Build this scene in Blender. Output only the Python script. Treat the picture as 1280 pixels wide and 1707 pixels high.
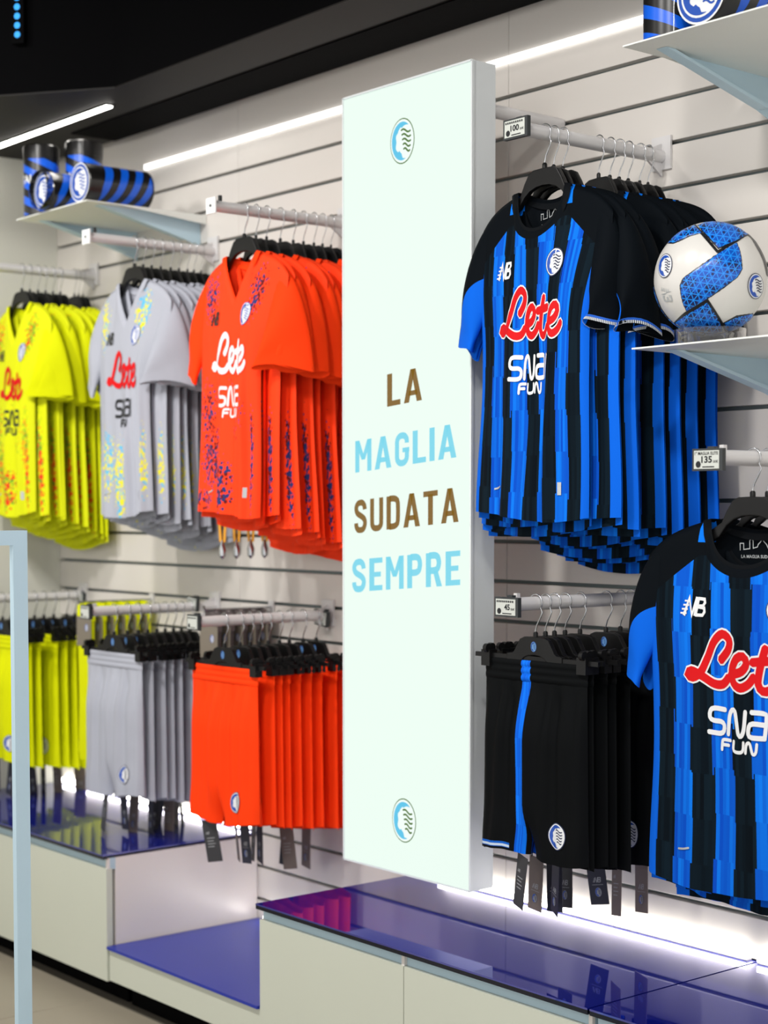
import bpy, bmesh, math, random
from mathutils import Vector, Matrix
random.seed(7)
D = bpy.data
for o in list(D.objects): D.objects.remove(o)
sc = bpy.context.scene
COL = sc.collection
PI = math.pi
EYE = 1.44                      # height of the camera above the floor; heights below are written relative to it

# ------------------------------------------------------------------ camera
F_PX, PITCH, HORIZON = 2780.0, math.atan(.05), 846.0
AZ = math.atan(2301 / F_PX)
fh = Vector((-math.cos(AZ), math.sin(AZ), 0)); rt = Vector((math.sin(AZ), math.cos(AZ), 0))
fwd = fh * math.cos(PITCH) - Vector((0, 0, 1)) * math.sin(PITCH)
upv = fh * math.sin(PITCH) + Vector((0, 0, 1)) * math.cos(PITCH)
cd = D.cameras.new('camera'); cam = D.objects.new('camera', cd); COL.objects.link(cam)
cd.sensor_fit = 'VERTICAL'; cd.sensor_height = 36.0; cd.lens = F_PX * 36.0 / 1707.0
cd.shift_y = (HORIZON + F_PX * math.tan(PITCH) - 853.5) / 1707.0
cd.clip_start = .05; cd.clip_end = 60
cd.dof.use_dof = True; cd.dof.focus_distance = 3.45; cd.dof.aperture_fstop = 3.2
M = Matrix((rt, upv, -fwd)).transposed().to_4x4(); M.translation = Vector((0, 0, EYE))
cam.matrix_world = M
sc.camera = cam
# ------------------------------------------------------------------ world, lights, exposure
w = D.worlds.new('shop_ambience'); sc.world = w; w.use_nodes = True
bg = w.node_tree.nodes['Background']; bg.inputs[0].default_value = (1, .98, .95, 1); bg.inputs[1].default_value = 1.25
sc.view_settings.view_transform = 'Standard'; sc.view_settings.look = 'None'
sc.view_settings.exposure = 0.1; sc.view_settings.gamma = 1.0; sc.view_settings.use_curve_mapping = False
def area(name, loc, target, size, power, col=(1, .97, .93)):
    l = D.lights.new(name, 'AREA'); l.shape = 'DISK'; l.size = size; l.energy = power; l.color = col; l.spread = 1.70
    o = D.objects.new(name, l); COL.objects.link(o); o.location = loc
    o.rotation_euler = (Vector(target) - Vector(loc)).to_track_quat('-Z', 'Y').to_euler()
for i, x in enumerate((-5.0, -3.9, -2.8, -1.7, -.6)):
    area('ceiling_and_fill_spot', (x + .5, .75, 3.2), (x, 2.8, 1.0), .22, 8.5)
area('ceiling_and_fill_spot', (-3.6, .9, 3.2), (-5.35, 2.5, 1.5), .22, 6.5)  # extra fill lamp, added only to brighten the left wall

# ------------------------------------------------------------------ helpers
def lin(c):
    return tuple(((v / 255) / 12.92 if v / 255 <= .04045 else ((v / 255 + .055) / 1.055) ** 2.4) for v in c) + (1,)
class NT:
    def __init__(s, name, rough=.6, **kw):
        s.mat = D.materials.new(name); s.mat.use_nodes = True; s.t = s.mat.node_tree
        s.b = s.t.nodes['Principled BSDF']; s.b.inputs['Roughness'].default_value = rough
        for k, v in kw.items(): s.b.inputs[k.replace('_', ' ')].default_value = v
    def link(s, a, b): s.t.links.new(a, b)
    def put(s, sock, v):
        if isinstance(v, bpy.types.NodeSocket): s.link(v, sock)
        else: sock.default_value = v
    def m(s, op, a, b=None, c=None):
        n = s.t.nodes.new('ShaderNodeMath'); n.operation = op
        for i, v in enumerate((a, b, c)):
            if v is not None: s.put(n.inputs[i], v)
        return n.outputs[0]
    def mix(s, f, a, b):
        n = s.t.nodes.new('ShaderNodeMix'); n.data_type = 'RGBA'
        s.put(n.inputs[0], f); s.put(n.inputs[6], a); s.put(n.inputs[7], b); return n.outputs[2]
    def uv(s):
        n = s.t.nodes.new('ShaderNodeUVMap'); x = s.t.nodes.new('ShaderNodeSeparateXYZ'); s.link(n.outputs[0], x.inputs[0])
        return n.outputs[0], x.outputs[0], x.outputs[1]
    def obj(s):
        n = s.t.nodes.new('ShaderNodeTexCoord'); return n.outputs['Object']
    def noise(s, vec, scale, detail=3):
        n = s.t.nodes.new('ShaderNodeTexNoise'); n.inputs['Scale'].default_value = scale; n.inputs['Detail'].default_value = detail
        if vec is not None: s.link(vec, n.inputs['Vector'])
        return n.outputs[0]
    def comb(s, x, y, z=0.0):
        n = s.t.nodes.new('ShaderNodeCombineXYZ')
        for i, v in enumerate((x, y, z)): s.put(n.inputs[i], v)
        return n.outputs[0]
    def white(s, vec):
        n = s.t.nodes.new('ShaderNodeTexWhiteNoise'); n.noise_dimensions = '3D'; s.link(vec, n.inputs['Vector']); return n.outputs['Value']
    def bump(s, h, strength=.2, dist=.002):
        n = s.t.nodes.new('ShaderNodeBump'); n.inputs['Strength'].default_value = strength; n.inputs['Distance'].default_value = dist
        s.link(h, n.inputs['Height']); s.link(n.outputs[0], s.b.inputs['Normal'])
    def color(s, v): s.put(s.b.inputs['Base Color'], v); return s.mat
def paint(name, rgb, rough=.5, metal=0.0, var=.04, scale=6, bump=0, coat=0.0, ior=1.5, spec=.5):
    n = NT(name, rough, Metallic=metal)
    n.b.inputs['Coat Weight'].default_value = coat; n.b.inputs['IOR'].default_value = ior; n.b.inputs['Specular IOR Level'].default_value = spec
    c = lin(rgb); v = n.obj(); f = n.noise(v, scale)
    lo = tuple(x * (1 - var) for x in c[:3]) + (1,); hi = tuple(min(1, x * (1 + var)) for x in c[:3]) + (1,)
    if bump: n.bump(n.noise(v, bump, 2), .25, .001)
    return n.color(n.mix(f, lo, hi))
def glow(name, rgb, strength):
    n = NT(name, .5); n.b.inputs['Base Color'].default_value = (.02, .02, .02, 1); n.b.inputs['Specular IOR Level'].default_value = .15
    n.b.inputs['Emission Color'].default_value = lin(rgb); n.b.inputs['Emission Strength'].default_value = strength
    f = n.noise(n.obj(), 2); return n.mat

def tag(o, label, cat, group=None):
    o['label'] = label; o['category'] = cat
    if group: o['group'] = group
    return o
def thing(name, label, cat, loc=(0, 0, 0), rz=0, group=None):
    o = D.objects.new(name, None); COL.objects.link(o); o.location = loc; o.rotation_euler = (0, 0, rz); o.empty_display_size = .05
    return tag(o, label, cat, group)
def raw(name, verts, faces, mats, parent=None, smooth=False, uvs=None, mi=None):
    me = D.meshes.new(name); me.from_pydata([tuple(v) for v in verts], [], faces)
    for m in (mats if isinstance(mats, (list, tuple)) else [mats]): me.materials.append(m)
    if uvs:
        ul = me.uv_layers.new(name='UVMap')
        for l in me.loops: ul.data[l.index].uv = uvs[l.vertex_index]
    if mi:
        for p, k in zip(me.polygons, mi): p.material_index = k
    if smooth:
        for p in me.polygons: p.use_smooth = True
    me.update()
    return link(name, me, parent)
def link(name, me, parent=None):
    o = D.objects.new(name, me); COL.objects.link(o)
    if parent: o.parent = parent
    return o
def bm_obj(name, bm, mat, parent=None, smooth=False, bevel=0, seg=2):
    if bevel:
        bmesh.ops.bevel(bm, geom=[e for e in bm.edges if e.calc_face_angle(0) > .6], offset=bevel, segments=seg, affect='EDGES', profile=.6)
    me = D.meshes.new(name); bm.to_mesh(me); bm.free(); me.materials.append(mat)
    if smooth:
        for p in me.polygons: p.use_smooth = True
        me.set_sharp_from_angle(angle=.7)
    return link(name, me, parent)
def add_box(bm, x0, x1, y0, y1, z0, z1):
    v = [bm.verts.new(p) for p in ((x0, y0, z0), (x1, y0, z0), (x1, y1, z0), (x0, y1, z0), (x0, y0, z1), (x1, y0, z1), (x1, y1, z1), (x0, y1, z1))]
    for f in ((3, 2, 1, 0), (4, 5, 6, 7), (0, 1, 5, 4), (1, 2, 6, 5), (2, 3, 7, 6), (3, 0, 4, 7)): bm.faces.new([v[i] for i in f])
def box(name, x0, x1, y0, y1, z0, z1, mat, parent=None, bevel=.0015):
    bm = bmesh.new(); add_box(bm, x0, x1, y0, y1, z0, z1); return bm_obj(name, bm, mat, parent, bevel=bevel, seg=1)
def prism(name, prof, y0, y1, mat, parent=None, bevel=.0, axis='Y', smooth=False):
    """outline in (a,b) extruded along an axis"""
    bm = bmesh.new()
    P = (lambda a, b, t: (a, t, b)) if axis == 'Y' else ((lambda a, b, t: (t, a, b)) if axis == 'X' else (lambda a, b, t: (a, b, t)))
    A = [bm.verts.new(P(a, b, y0)) for a, b in prof]; B = [bm.verts.new(P(a, b, y1)) for a, b in prof]
    n = len(prof)
    bm.faces.new(A); bm.faces.new(B[::-1])
    for i in range(n): bm.faces.new((A[i], B[i], B[(i + 1) % n], A[(i + 1) % n]))
    bmesh.ops.recalc_face_normals(bm, faces=bm.faces)
    return bm_obj(name, bm, mat, parent, bevel=bevel, seg=2, smooth=smooth)
def tube(name, pts, r, mat, parent=None, n=10, caps=True):
    pts = [Vector(p) for p in pts]; verts = []; faces = []
    up = Vector((0, 0, 1)); N = None
    for i, p in enumerate(pts):
        t = (pts[min(i + 1, len(pts) - 1)] - pts[max(i - 1, 0)]).normalized()
        if N is None: N = t.orthogonal().normalized()
        N = (N - t * N.dot(t)).normalized(); B = t.cross(N)
        for k in range(n):
            a = 2 * PI * k / n; verts.append(p + (N * math.cos(a) + B * math.sin(a)) * r)
    for i in range(len(pts) - 1):
        for k in range(n):
            faces.append((i * n + k, i * n + (k + 1) % n, (i + 1) * n + (k + 1) % n, (i + 1) * n + k))
    if caps: faces += [tuple(range(n))[::-1], tuple((len(pts) - 1) * n + k for k in range(n))]
    o = raw(name, verts, faces, mat, parent, True); o.data.set_sharp_from_angle(angle=.8); return o
def lathe(name, prof, mat, parent=None, n=40, smooth=True, loc=(0, 0, 0)):
    """(r,z) profile turned round z"""
    verts = []; faces = []
    for r, z in prof:
        for k in range(n): verts.append((loc[0] + r * math.cos(2 * PI * k / n), loc[1] + r * math.sin(2 * PI * k / n), loc[2] + z))
    m = len(prof)
    for i in range(m - 1):
        for k in range(n): faces.append((i * n + k, i * n + (k + 1) % n, (i + 1) * n + (k + 1) % n, (i + 1) * n + k))
    if prof[0][0] > 0 and prof[0] != prof[-1]: faces.append(tuple(range(n))[::-1])
    if prof[-1][0] > 0 and prof[0] != prof[-1]: faces.append(tuple((m - 1) * n + k for k in range(n)))
    o = raw(name, verts, faces, mat, parent, smooth)
    if smooth: o.data.set_sharp_from_angle(angle=.6)
    return o
def copy_tree(o, parent=None):
    c = o.copy(); COL.objects.link(c); c.parent = parent
    for ch in list(o.children): copy_tree(ch, c)
    return c
def sst(x, a=0.0, b=1.0):
    x = max(0, min(1, (x - a) / (b - a))); return x * x * (3 - 2 * x)
ORD = ['first', 'second', 'third', 'fourth', 'fifth', 'sixth', 'seventh', 'eighth', 'ninth', 'tenth', 'eleventh', 'twelfth']

# decals: flat print built as thin meshes that follow a surface S(u, v, lift)
def spline(pts, step):
    P = [Vector(p).to_2d() for p in pts]; out = []
    for i in range(len(P) - 1):
        p0 = P[max(i - 1, 0)]; p1 = P[i]; p2 = P[i + 1]; p3 = P[min(i + 2, len(P) - 1)]
        n = max(2, int((p2 - p1).length / step))
        for k in range(n):
            t = k / n
            out.append(.5 * ((2 * p1) + (p2 - p0) * t + (2 * p0 - 5 * p1 + 4 * p2 - p3) * t * t + (3 * p1 - p0 - 3 * p2 + p3) * t ** 3))
    out.append(P[-1]); return out
class Decal:
    def __init__(s): s.v = []; s.f = []; s.mi = []
    def grid(s, rows, mi, layer):
        b = len(s.v); n = len(rows[0])
        for r in rows: s.v += [(p[0], p[1], layer) for p in r]
        for i in range(len(rows) - 1):
            for k in range(n - 1):
                s.f.append((b + i * n + k, b + i * n + k + 1, b + (i + 1) * n + k + 1, b + (i + 1) * n + k)); s.mi.append(mi)
    def ribbon(s, pts, w, mi=0, layer=0, smooth=True, step=None, cap=True):
        step = step or w * .5
        P = spline(pts, step) if smooth else [Vector(p).to_2d() for p in pts]
        if cap and len(P) > 1:
            d0 = (P[0] - P[1]).normalized() * w * .35; d1 = (P[-1] - P[-2]).normalized() * w * .35
            P = [P[0] + d0] + P + [P[-1] + d1]
        rows = []
        for i, p in enumerate(P):
            if smooth or i in (0, len(P) - 1):
                t = (P[min(i + 1, len(P) - 1)] - P[max(i - 1, 0)]).normalized(); nrm = Vector((-t.y, t.x)); k = 1
            else:
                t0 = (P[i] - P[i - 1]).normalized(); t1 = (P[i + 1] - P[i]).normalized()
                t = (t0 + t1).normalized(); nrm = Vector((-t.y, t.x)); k = min(1.8, 1 / max(.3, nrm.dot(Vector((-t0.y, t0.x)))))
            hw = w / 2 * k
            if cap and i in (0, len(P) - 1): hw *= .5
            rows.append([p - nrm * hw, p, p + nrm * hw])
        s.grid(rows, mi, layer)
    def disc(s, cx, cy, rx, ry, mi=0, layer=0, n=28, rings=4, r0=0.0):
        rows = [[(cx + rx * (r0 + (1 - r0) * i / rings) * math.cos(2 * PI * k / n), cy + ry * (r0 + (1 - r0) * i / rings) * math.sin(2 * PI * k / n)) for k in range(n + 1)] for i in range(rings + 1)]
        s.grid(rows, mi, layer)
    def poly(s, pts, mi=0, layer=0):
        b = len(s.v); s.v += [(p[0], p[1], layer) for p in pts]; s.f.append(tuple(range(b, b + len(pts)))); s.mi.append(mi)
    def rect(s, x0, x1, y0, y1, mi=0, layer=0, n=1):
        s.grid([[(x0 + (x1 - x0) * i / n, y0 + (y1 - y0) * j / n) for i in range(n + 1)] for j in range(n + 1)], mi, layer)
    def crest(s, cx, cy, rx, ry, dark, white, blue, layer=0, thin=False):
        s.disc(cx, cy, rx, ry, dark, layer)
        k = .95 if thin else .93
        s.disc(cx, cy, rx * k, ry * k, white, layer + 1)
        def P(r, a): return (cx + rx * r * math.cos(a), cy + ry * r * math.sin(a))
        outer = []; inner = []
        N = 30
        for i in range(N + 1):
            t = i / N; a = math.radians(52 + t * 238)
            ro = .84
            ri = ro - .34 * math.sin(PI * t) ** .8 - (.045 * math.sin(t * 26) * (.3 < t < .8)) - (.16 if .78 < t < .93 else 0)
            if t < .2: ri = ro - .30 * t / .2 - .02
            outer.append(P(ro, a)); inner.append(P(max(.3, min(ro - .02, ri)), a))
        s.grid([outer, [((p[0] + q[0]) / 2, (p[1] + q[1]) / 2) for p, q in zip(outer, inner)], inner], blue, layer + 2)
        for i in range(5):
            y = .47 - .21 * i; x0 = -.06 + .05 * i; x1 = .72 - .03 * abs(i - 1.5)
            pts = [(cx + rx * (x0 + (x1 - x0) * t), cy + ry * (y - .10 * t + .055 * math.sin(t * 2 * PI))) for t in (0, .17, .33, .5, .67, .83, 1)]
            s.ribbon(pts, ry * .085, dark, layer + 2, True, rx * .15)
    def build(s, name, S, mats, parent=None, gap=.0005, base=.0012):
        v = [S(a, b, base + gap * l) for a, b, l in s.v]
        o = raw(name, v, s.f, mats, parent, False, mi=s.mi)
        return o
GL = {  # simple stroke letters in a unit box
 'S': [[(.98, .98), (.25, 1), (.02, .88), (.02, .62), (.25, .5), (.75, .48), (.97, .36), (.97, .12), (.75, 0), (.02, .02)]],
 'n': [[(0, 0), (.02, .75), (.16, 1), (.34, .95), (.5, .5), (.66, .05), (.84, 0), (.98, .25), (1, 1)]],
 'a': [[(.08, 1), (.8, 1), (.98, .85), (.98, 0)], [(.98, .02), (.22, 0), (.02, .12), (.02, .42), (.22, .55), (.95, .55)]],
 'I': [[(.4, 0), (.6, 1)]],
 'F': [[(.1, 0), (.1, .8), (.25, 1), (.95, 1)], [(.1, .52), (.8, .52)]],
 'U': [[(0, 1), (0, .25), (.2, 0), (.75, 0), (1, .25), (1, 1)]],
}
def word_strokes(dc, text, x0, x1, y0, y1, w, mi, layer, slant=.12, widths=None):
    n = len(text); ws = widths or [1] * n; tot = sum(ws) + .28 * (n - 1); k = (x1 - x0) / tot; x = x0
    for ch, cw in zip(text, ws):
        for st in GL[ch]:
            dc.ribbon([(x + p[0] * cw * k + slant * (p[1] - .5) * (y1 - y0), y0 + p[1] * (y1 - y0)) for p in st], w, mi, layer, True, w * .45)
        x += (cw + .28) * k
LETE = [
 [(1105, 352), (1136, 312), (1141, 276), (1115, 256), (1082, 286), (1052, 350), (1026, 402), (996, 424), (972, 414), (992, 399), (1032, 416), (1076, 440), (1110, 438), (1132, 412)],
 [(1140, 402), (1182, 386), (1202, 355), (1190, 331), (1166, 341), (1146, 386), (1151, 430), (1176, 446), (1206, 430), (1226, 402)],
 [(1268, 296), (1248, 370), (1241, 425), (1256, 449), (1280, 444), (1302, 414)], [(1222, 350), (1262, 343), (1302, 338)],
 [(1310, 402), (1352, 386), (1372, 355), (1360, 331), (1336, 341), (1316, 386), (1321, 430), (1346, 446), (1376, 430), (1394, 404)]]
def script_word(dc, x0, x1, y0, y1, w, mi_fill, mi_edge, layer, edge=.0035):
    for st in LETE:
        pts = [(x0 + (p[0] - 962) / 432 * (x1 - x0), y0 + (452 - p[1]) / 200 * (y1 - y0)) for p in st]
        if mi_edge is not None: dc.ribbon(pts, w + 2 * edge, mi_edge, layer, True, w * .35)
        dc.ribbon(pts, w, mi_fill, layer + 1, True, w * .35)
def maker_mark(dc, x0, x1, y0, y1, mi, layer):
    W = x1 - x0; H = y1 - y0; w = H * .17
    def R(p, ww=w): dc.ribbon([(x0 + a * W + (b - .5) * .12 * W, y0 + b * H) for a, b in p], ww, mi, layer, False, cap=False)
    R([(.14, 0), (.24, .95), (.46, .05), (.55, 1)], w * 1.25)
    R([(.60, 0), (.60, 1)], w * 1.4); R([(.60, .94), (.88, .92), (.92, .75), (.86, .56), (.62, .53)], w); R([(.62, .5), (.92, .46), (.96, .25), (.9, .07), (.6, .06)], w)
    for i in range(4): R([(-.02 + .03 * i, .12 + .22 * i), (.24 + .02 * i, .12 + .22 * i)], w * .55)

def text_mesh(body, size, bold=0.0, xs=1.0):
    c = D.curves.new('text', 'FONT'); c.body = body; c.size = size; c.offset = bold; c.align_x = 'LEFT'; c.resolution_u = 3
    o = D.objects.new('text', c); COL.objects.link(o)
    dg = bpy.context.evaluated_depsgraph_get(); me = o.evaluated_get(dg).to_mesh()
    v = [(p.co.x * xs, p.co.y) for p in me.vertices]; f = [tuple(p.vertices) for p in me.polygons]
    o.evaluated_get(dg).to_mesh_clear(); D.objects.remove(o); D.curves.remove(c)
    return v, f
def add_text(dc, body, x0, y0, x1, h, mi, layer, bold=0.0):
    v, f = text_mesh(body, 1.0, bold)
    xs = [p[0] for p in v]; ys = [p[1] for p in v]; a, b = min(xs), max(xs); c, d = min(ys), max(ys)
    o = len(dc.v); dc.v += [(x0 + (p[0] - a) / (b - a) * (x1 - x0), y0 + (p[1] - c) / (d - c) * h, layer) for p in v]
    for q in f: dc.f.append(tuple(o + i for i in q)); dc.mi.append(mi)
def front(y):           # plane facing the shop (-Y)
    return lambda u, v, l: (u, y - l, v)

# ------------------------------------------------------------------ materials
WALLW = paint('white_wall_lacquer', (214, 209, 203), .28, var=.02, scale=3)
WALLP = paint('white_wall_paint', (214, 214, 204), .55, var=.02, scale=3, bump=60)
GROOVE = paint('grey_groove_metal', (120, 132, 134), .45, metal=.3)
BLACKC = paint('black_ceiling', (5, 5, 6), .85, spec=.03)
SOFFIT = paint('charcoal_soffit', (24, 22, 21), .6, spec=.2)
VOID = paint('black_plinth', (4, 4, 5), .8, spec=.04)
TILE = paint('taupe_floor_tile', (158, 150, 134), .35, var=.08, scale=2.5)
GROUT = paint('floor_grout', (92, 87, 78), .8)
CABW = paint('white_cabinet_lacquer', (200, 204, 190), .35, var=.015)
CABS = paint('white_cabinet_side', (222, 216, 212), .3, var=.015)
RECESS = paint('pale_blue_recess', (176, 200, 212), .4)
NAVY = paint('navy_glass', (16, 26, 128), .03, var=.03, coat=.35, ior=3.0, spec=.6); NAVY.node_tree.nodes['Principled BSDF'].inputs['Specular Tint'].default_value = (.58, .60, 1.0, 1)
NEDGE = paint('glass_edge', (6, 10, 26), .15)
RAILM = paint('white_rail_powder', (214, 212, 212), .32, metal=.15)
CHROME = paint('hook_steel', (190, 192, 195), .22, metal=1.0)
HANG = paint('black_hanger_plastic', (12, 12, 13), .42, spec=.3)
STEELB = paint('blue_grey_powder', (196, 222, 236), .45)
SHELF = paint('shelf_powder', (232, 235, 230), .42)
SHELFB = paint('shelf_bracket_powder', (196, 222, 236), .42)
LED = glow('led_white', (255, 250, 242), 13.0)
LEDC = glow('led_wall_line', (255, 252, 248), 2.6)
LEDB = glow('led_blue', (30, 150, 230), 1.6)
SIGNF = glow('sign_light', (230, 246, 236), .98)
SIGNC = paint('sign_casing', (222, 227, 229), .4, metal=.1)
S_BRN = glow('sign_print_brown', (124, 92, 32), 1.0); S_CYA = glow('sign_print_cyan', (122, 208, 228), 1.0)
S_GRN = glow('sign_print_green', (72, 110, 40), 1.0); S_WHT = glow('sign_print_white', (236, 248, 242), .98); S_BLU = glow('sign_print_blue', (88, 190, 226), 1.0)
P_WHITE = paint('print_white', (222, 224, 226), .55, spec=.25); P_RED = paint('print_red', (206, 8, 16), .6, spec=.2); P_BLACK = paint('print_black', (14, 16, 22), .5)
P_BLUE = paint('print_blue', (22, 74, 168), .45); P_NAVY = paint('print_navy', (18, 30, 70), .45); P_SILV = paint('print_silver', (190, 194, 196), .3, metal=.4)
P_GREY = paint('print_grey', (150, 152, 155), .6)
TUBEK = paint('tube_black', (22, 21, 21), .3, coat=.4)
GLASS = NT('clear_acrylic', .02, Transmission_Weight=1.0, IOR=1.45).mat
TAGK = paint('tag_charcoal', (46, 46, 50), .55); TAGN = paint('tag_navy', (26, 28, 46), .55); TAGB = paint('tag_taupe', (112, 100, 95), .55); TAGO = paint('tag_salmon', (200, 130, 112), .6)
SCREEN = paint('paper_screen', (196, 200, 194), .4); BEZEL = paint('label_bezel', (44, 48, 50), .4); BEZELW = paint('label_bezel_white', (228, 230, 230), .4)

BLK = (.002, .0035, .0055, 1); BLU = (.003, .115, .66, 1); BLU2 = (.003, .17, .80, 1)
def weave(n, sc_=900):
    h = n.noise(n.obj(), sc_, 1); n.bump(h, .12, .0006)
def striped(name):
    n = NT(name, .75, Specular_IOR_Level=.06); uv, u, z = n.uv()
    W = .053
    st = n.m('FLOOR', n.m('ADD', n.m('DIVIDE', u, W), .5))
    row = n.m('FLOOR', n.m('ADD', n.m('DIVIDE', z, .088), n.m('MULTIPLY', n.white(n.comb(st, 3.3)), .9)))
    sh = n.m('MULTIPLY', n.m('SUBTRACT', n.white(n.comb(row, 7.7)), .5), .010)
    u2 = n.m('ADD', u, sh)
    st2 = n.m('FLOOR', n.m('ADD', n.m('DIVIDE', u2, W), .5))
    par = n.m('GREATER_THAN', n.m('ABSOLUTE', n.m('MODULO', st2, 2.0)), .5)
    sub = n.m('FLOOR', n.m('DIVIDE', u2, .0088))
    wn = n.white(n.comb(sub, row, st2))
    blue = n.mix(wn, (.002, .06, .48, 1), (.004, .18, .80, 1)); black = n.mix(wn, (.0015, .004, .007, 1), (.004, .012, .020, 1))
    c = n.mix(par, black, blue)
    au = n.m('ABSOLUTE', u)
    c = n.mix(n.m('GREATER_THAN', au, .237), c, BLU)
    q = n.m('DIVIDE', u, .10)
    arch = n.m('SUBTRACT', n.m('SUBTRACT', -.070, n.m('MULTIPLY', n.m('MAXIMUM', n.m('SUBTRACT', 1.0, n.m('MULTIPLY', q, q)), 0.0), .040)),
               n.m('MULTIPLY', n.m('MAXIMUM', n.m('SUBTRACT', au, .12), 0.0), .62))
    yoke = n.m('GREATER_THAN', z, arch)
    c = n.mix(yoke, c, BLK)
    tab = n.m('MULTIPLY', n.m('LESS_THAN', n.m('ABSOLUTE', n.m('SUBTRACT', au, n.m('SUBTRACT', .108, n.m('MULTIPLY', z, .12)))), .0125), n.m('GREATER_THAN', z, -.045))
    c = n.mix(tab, c, BLU2)
    weave(n); return n.color(c)
def two_tone(name, thr, slope):
    """sleeve: black outer panel, blue under panel; uv = (how far round from the top fold, how far down)"""
    n = NT(name, .75, Specular_IOR_Level=.06); uv, q, s = n.uv()
    f = n.m('GREATER_THAN', n.m('ADD', q, n.m('MULTIPLY', s, slope)), thr)
    weave(n); return n.color(n.mix(f, BLK, BLU))
def speckled(name, base, cols, blobs, base2=None):
    n = NT(name, .75, Specular_IOR_Level=.25); uv, u, z = n.uv()
    v = n.t.nodes.new('ShaderNodeTexVoronoi'); v.inputs['Scale'].default_value = 95; v.feature = 'F1'; n.link(uv, v.inputs['Vector'])
    m = 0.0
    for (bu, bz, ru, rz_, k) in blobs:
        a = n.m('DIVIDE', n.m('SUBTRACT', u, bu), ru); b = n.m('DIVIDE', n.m('SUBTRACT', z, bz), rz_)
        d = n.m('SUBTRACT', 1.0, n.m('ADD', n.m('MULTIPLY', a, a), n.m('MULTIPLY', b, b)))
        m = n.m('MAXIMUM', m, n.m('MULTIPLY', n.m('MAXIMUM', d, 0.0), k))
    dot = n.m('LESS_THAN', v.outputs['Distance'], n.m('MULTIPLY', n.m('MINIMUM', m, 1.0), .62))
    sx = n.t.nodes.new('ShaderNodeSeparateColor'); n.link(v.outputs['Color'], sx.inputs[0])
    big = n.noise(uv, 7, 1)
    cc = n.mix(n.m('GREATER_THAN', n.m('ADD', n.m('MULTIPLY', sx.outputs[0], .5), big), .78), cols[0], cols[1])
    c = n.mix(dot, base, cc); weave(n); return n.color(c)
def plain_fab(name, c):
    n = NT(name, .75, Specular_IOR_Level=.10); f = n.noise(n.obj(), 14, 2); weave(n)
    return n.color(n.mix(f, tuple(x * .93 for x in c[:3]) + (1,), tuple(min(1, x * 1.05) for x in c[:3]) + (1,)))
ORG = lin((255, 62, 12)); YEL = lin((214, 220, 4)); GRY = lin((166, 169, 180))
BLOB_O = [(-.17, -.10, .07, .10, 1), (.14, -.11, .06, .10, 1), (-.18, -.42, .08, .13, .9), (-.15, -.55, .10, .12, 1.1), (-.05, -.62, .06, .10, 1.3), (.10, -.42, .07, .07, .7), (.2, -.55, .03, .2, 1.2), (0, -.33, .05, .04, .5), (.02, -.48, .05, .05, .6), (-.2, -.66, .08, .04, 1.2)]
F_STR = striped('striped_jersey_fabric'); F_STRS = two_tone('striped_jersey_sleeve', .96, .02); F_STRL = two_tone('striped_jersey_sleeve_flap', .66, .34)
F_BLK = plain_fab('black_fabric', (.002, .003, .0045, 1)); F_BLU = plain_fab('royal_blue_fabric', BLU)
F_ORG = speckled('orange_jersey_fabric', ORG, [lin((36, 52, 110)), lin((96, 16, 20))], BLOB_O); F_ORP = plain_fab('orange_fabric', ORG)
F_YEL = speckled('yellow_jersey_fabric', YEL, [lin((226, 60, 20)), lin((60, 150, 40))], BLOB_O + [(.18, -.45, .05, .14, 1)]); F_YEP = plain_fab('yellow_fabric', YEL)
F_GRY = speckled('grey_jersey_fabric', GRY, [lin((222, 214, 40)), lin((90, 176, 214))], [(-.19, -.12, .06, .12, 1), (.12, -.11, .06, .1, 1.3), (-.17, -.55, .1, .14, 1.2), (-.06, -.6, .06, .16, 1.4), (.22, -.55, .03, .15, 1.2)]); F_GRP = plain_fab('grey_fabric', GRY)
F_GRD = plain_fab('mauve_grey_fabric', lin((150, 140, 152)))
DASH = None
def dashes():
    n = NT('cuff_dashes', .6); uv, q, s = n.uv()
    f = n.m('GREATER_THAN', n.m('FRACT', n.m('MULTIPLY', q, 42.0)), .45)
    band = n.m('GREATER_THAN', s, .45)
    return n.color(n.mix(n.m('MULTIPLY', f, band), n.mix(band, lin((10, 90, 200)), lin((18, 22, 34))), lin((226, 232, 238))))
CUFFB = dashes()

# ------------------------------------------------------------------ the room
WY = 2.95                                # slat wall plane
def struct(o): o['kind'] = 'structure'; return o
def Z(r): return EYE + r
XL, XR = -5.39, .55
wb = struct(box('wall_back', XL - .1, XR, WY + .012, WY + .1, 0, 3.3, GROOVE, bevel=0))
seams = [XL, -4.25, -3.063, -1.875, -.69, XR]
lines = [1.028 - .1013 * k for k in range(24)]
G = .0048
edges = [(Z(1.125) + .0, Z(1.028) + G)]
slat_cache = {}
def slat(x0, x1, z0, z1):
    key = (round(x1 - x0, 3), round(z1 - z0, 3))
    if key not in slat_cache:
        bm = bmesh.new(); add_box(bm, .0008, x1 - x0 - .0008, 0, .022, 0, z1 - z0)
        bmesh.ops.bevel(bm, geom=bm.edges[:], offset=.0012, segments=1, affect='EDGES')
        me = D.meshes.new('slat'); bm.to_mesh(me); bm.free(); me.materials.append(WALLW); slat_cache[key] = me
    o = link('slat', slat_cache[key], wb); o.location = (x0, WY - .01, z0)
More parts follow.
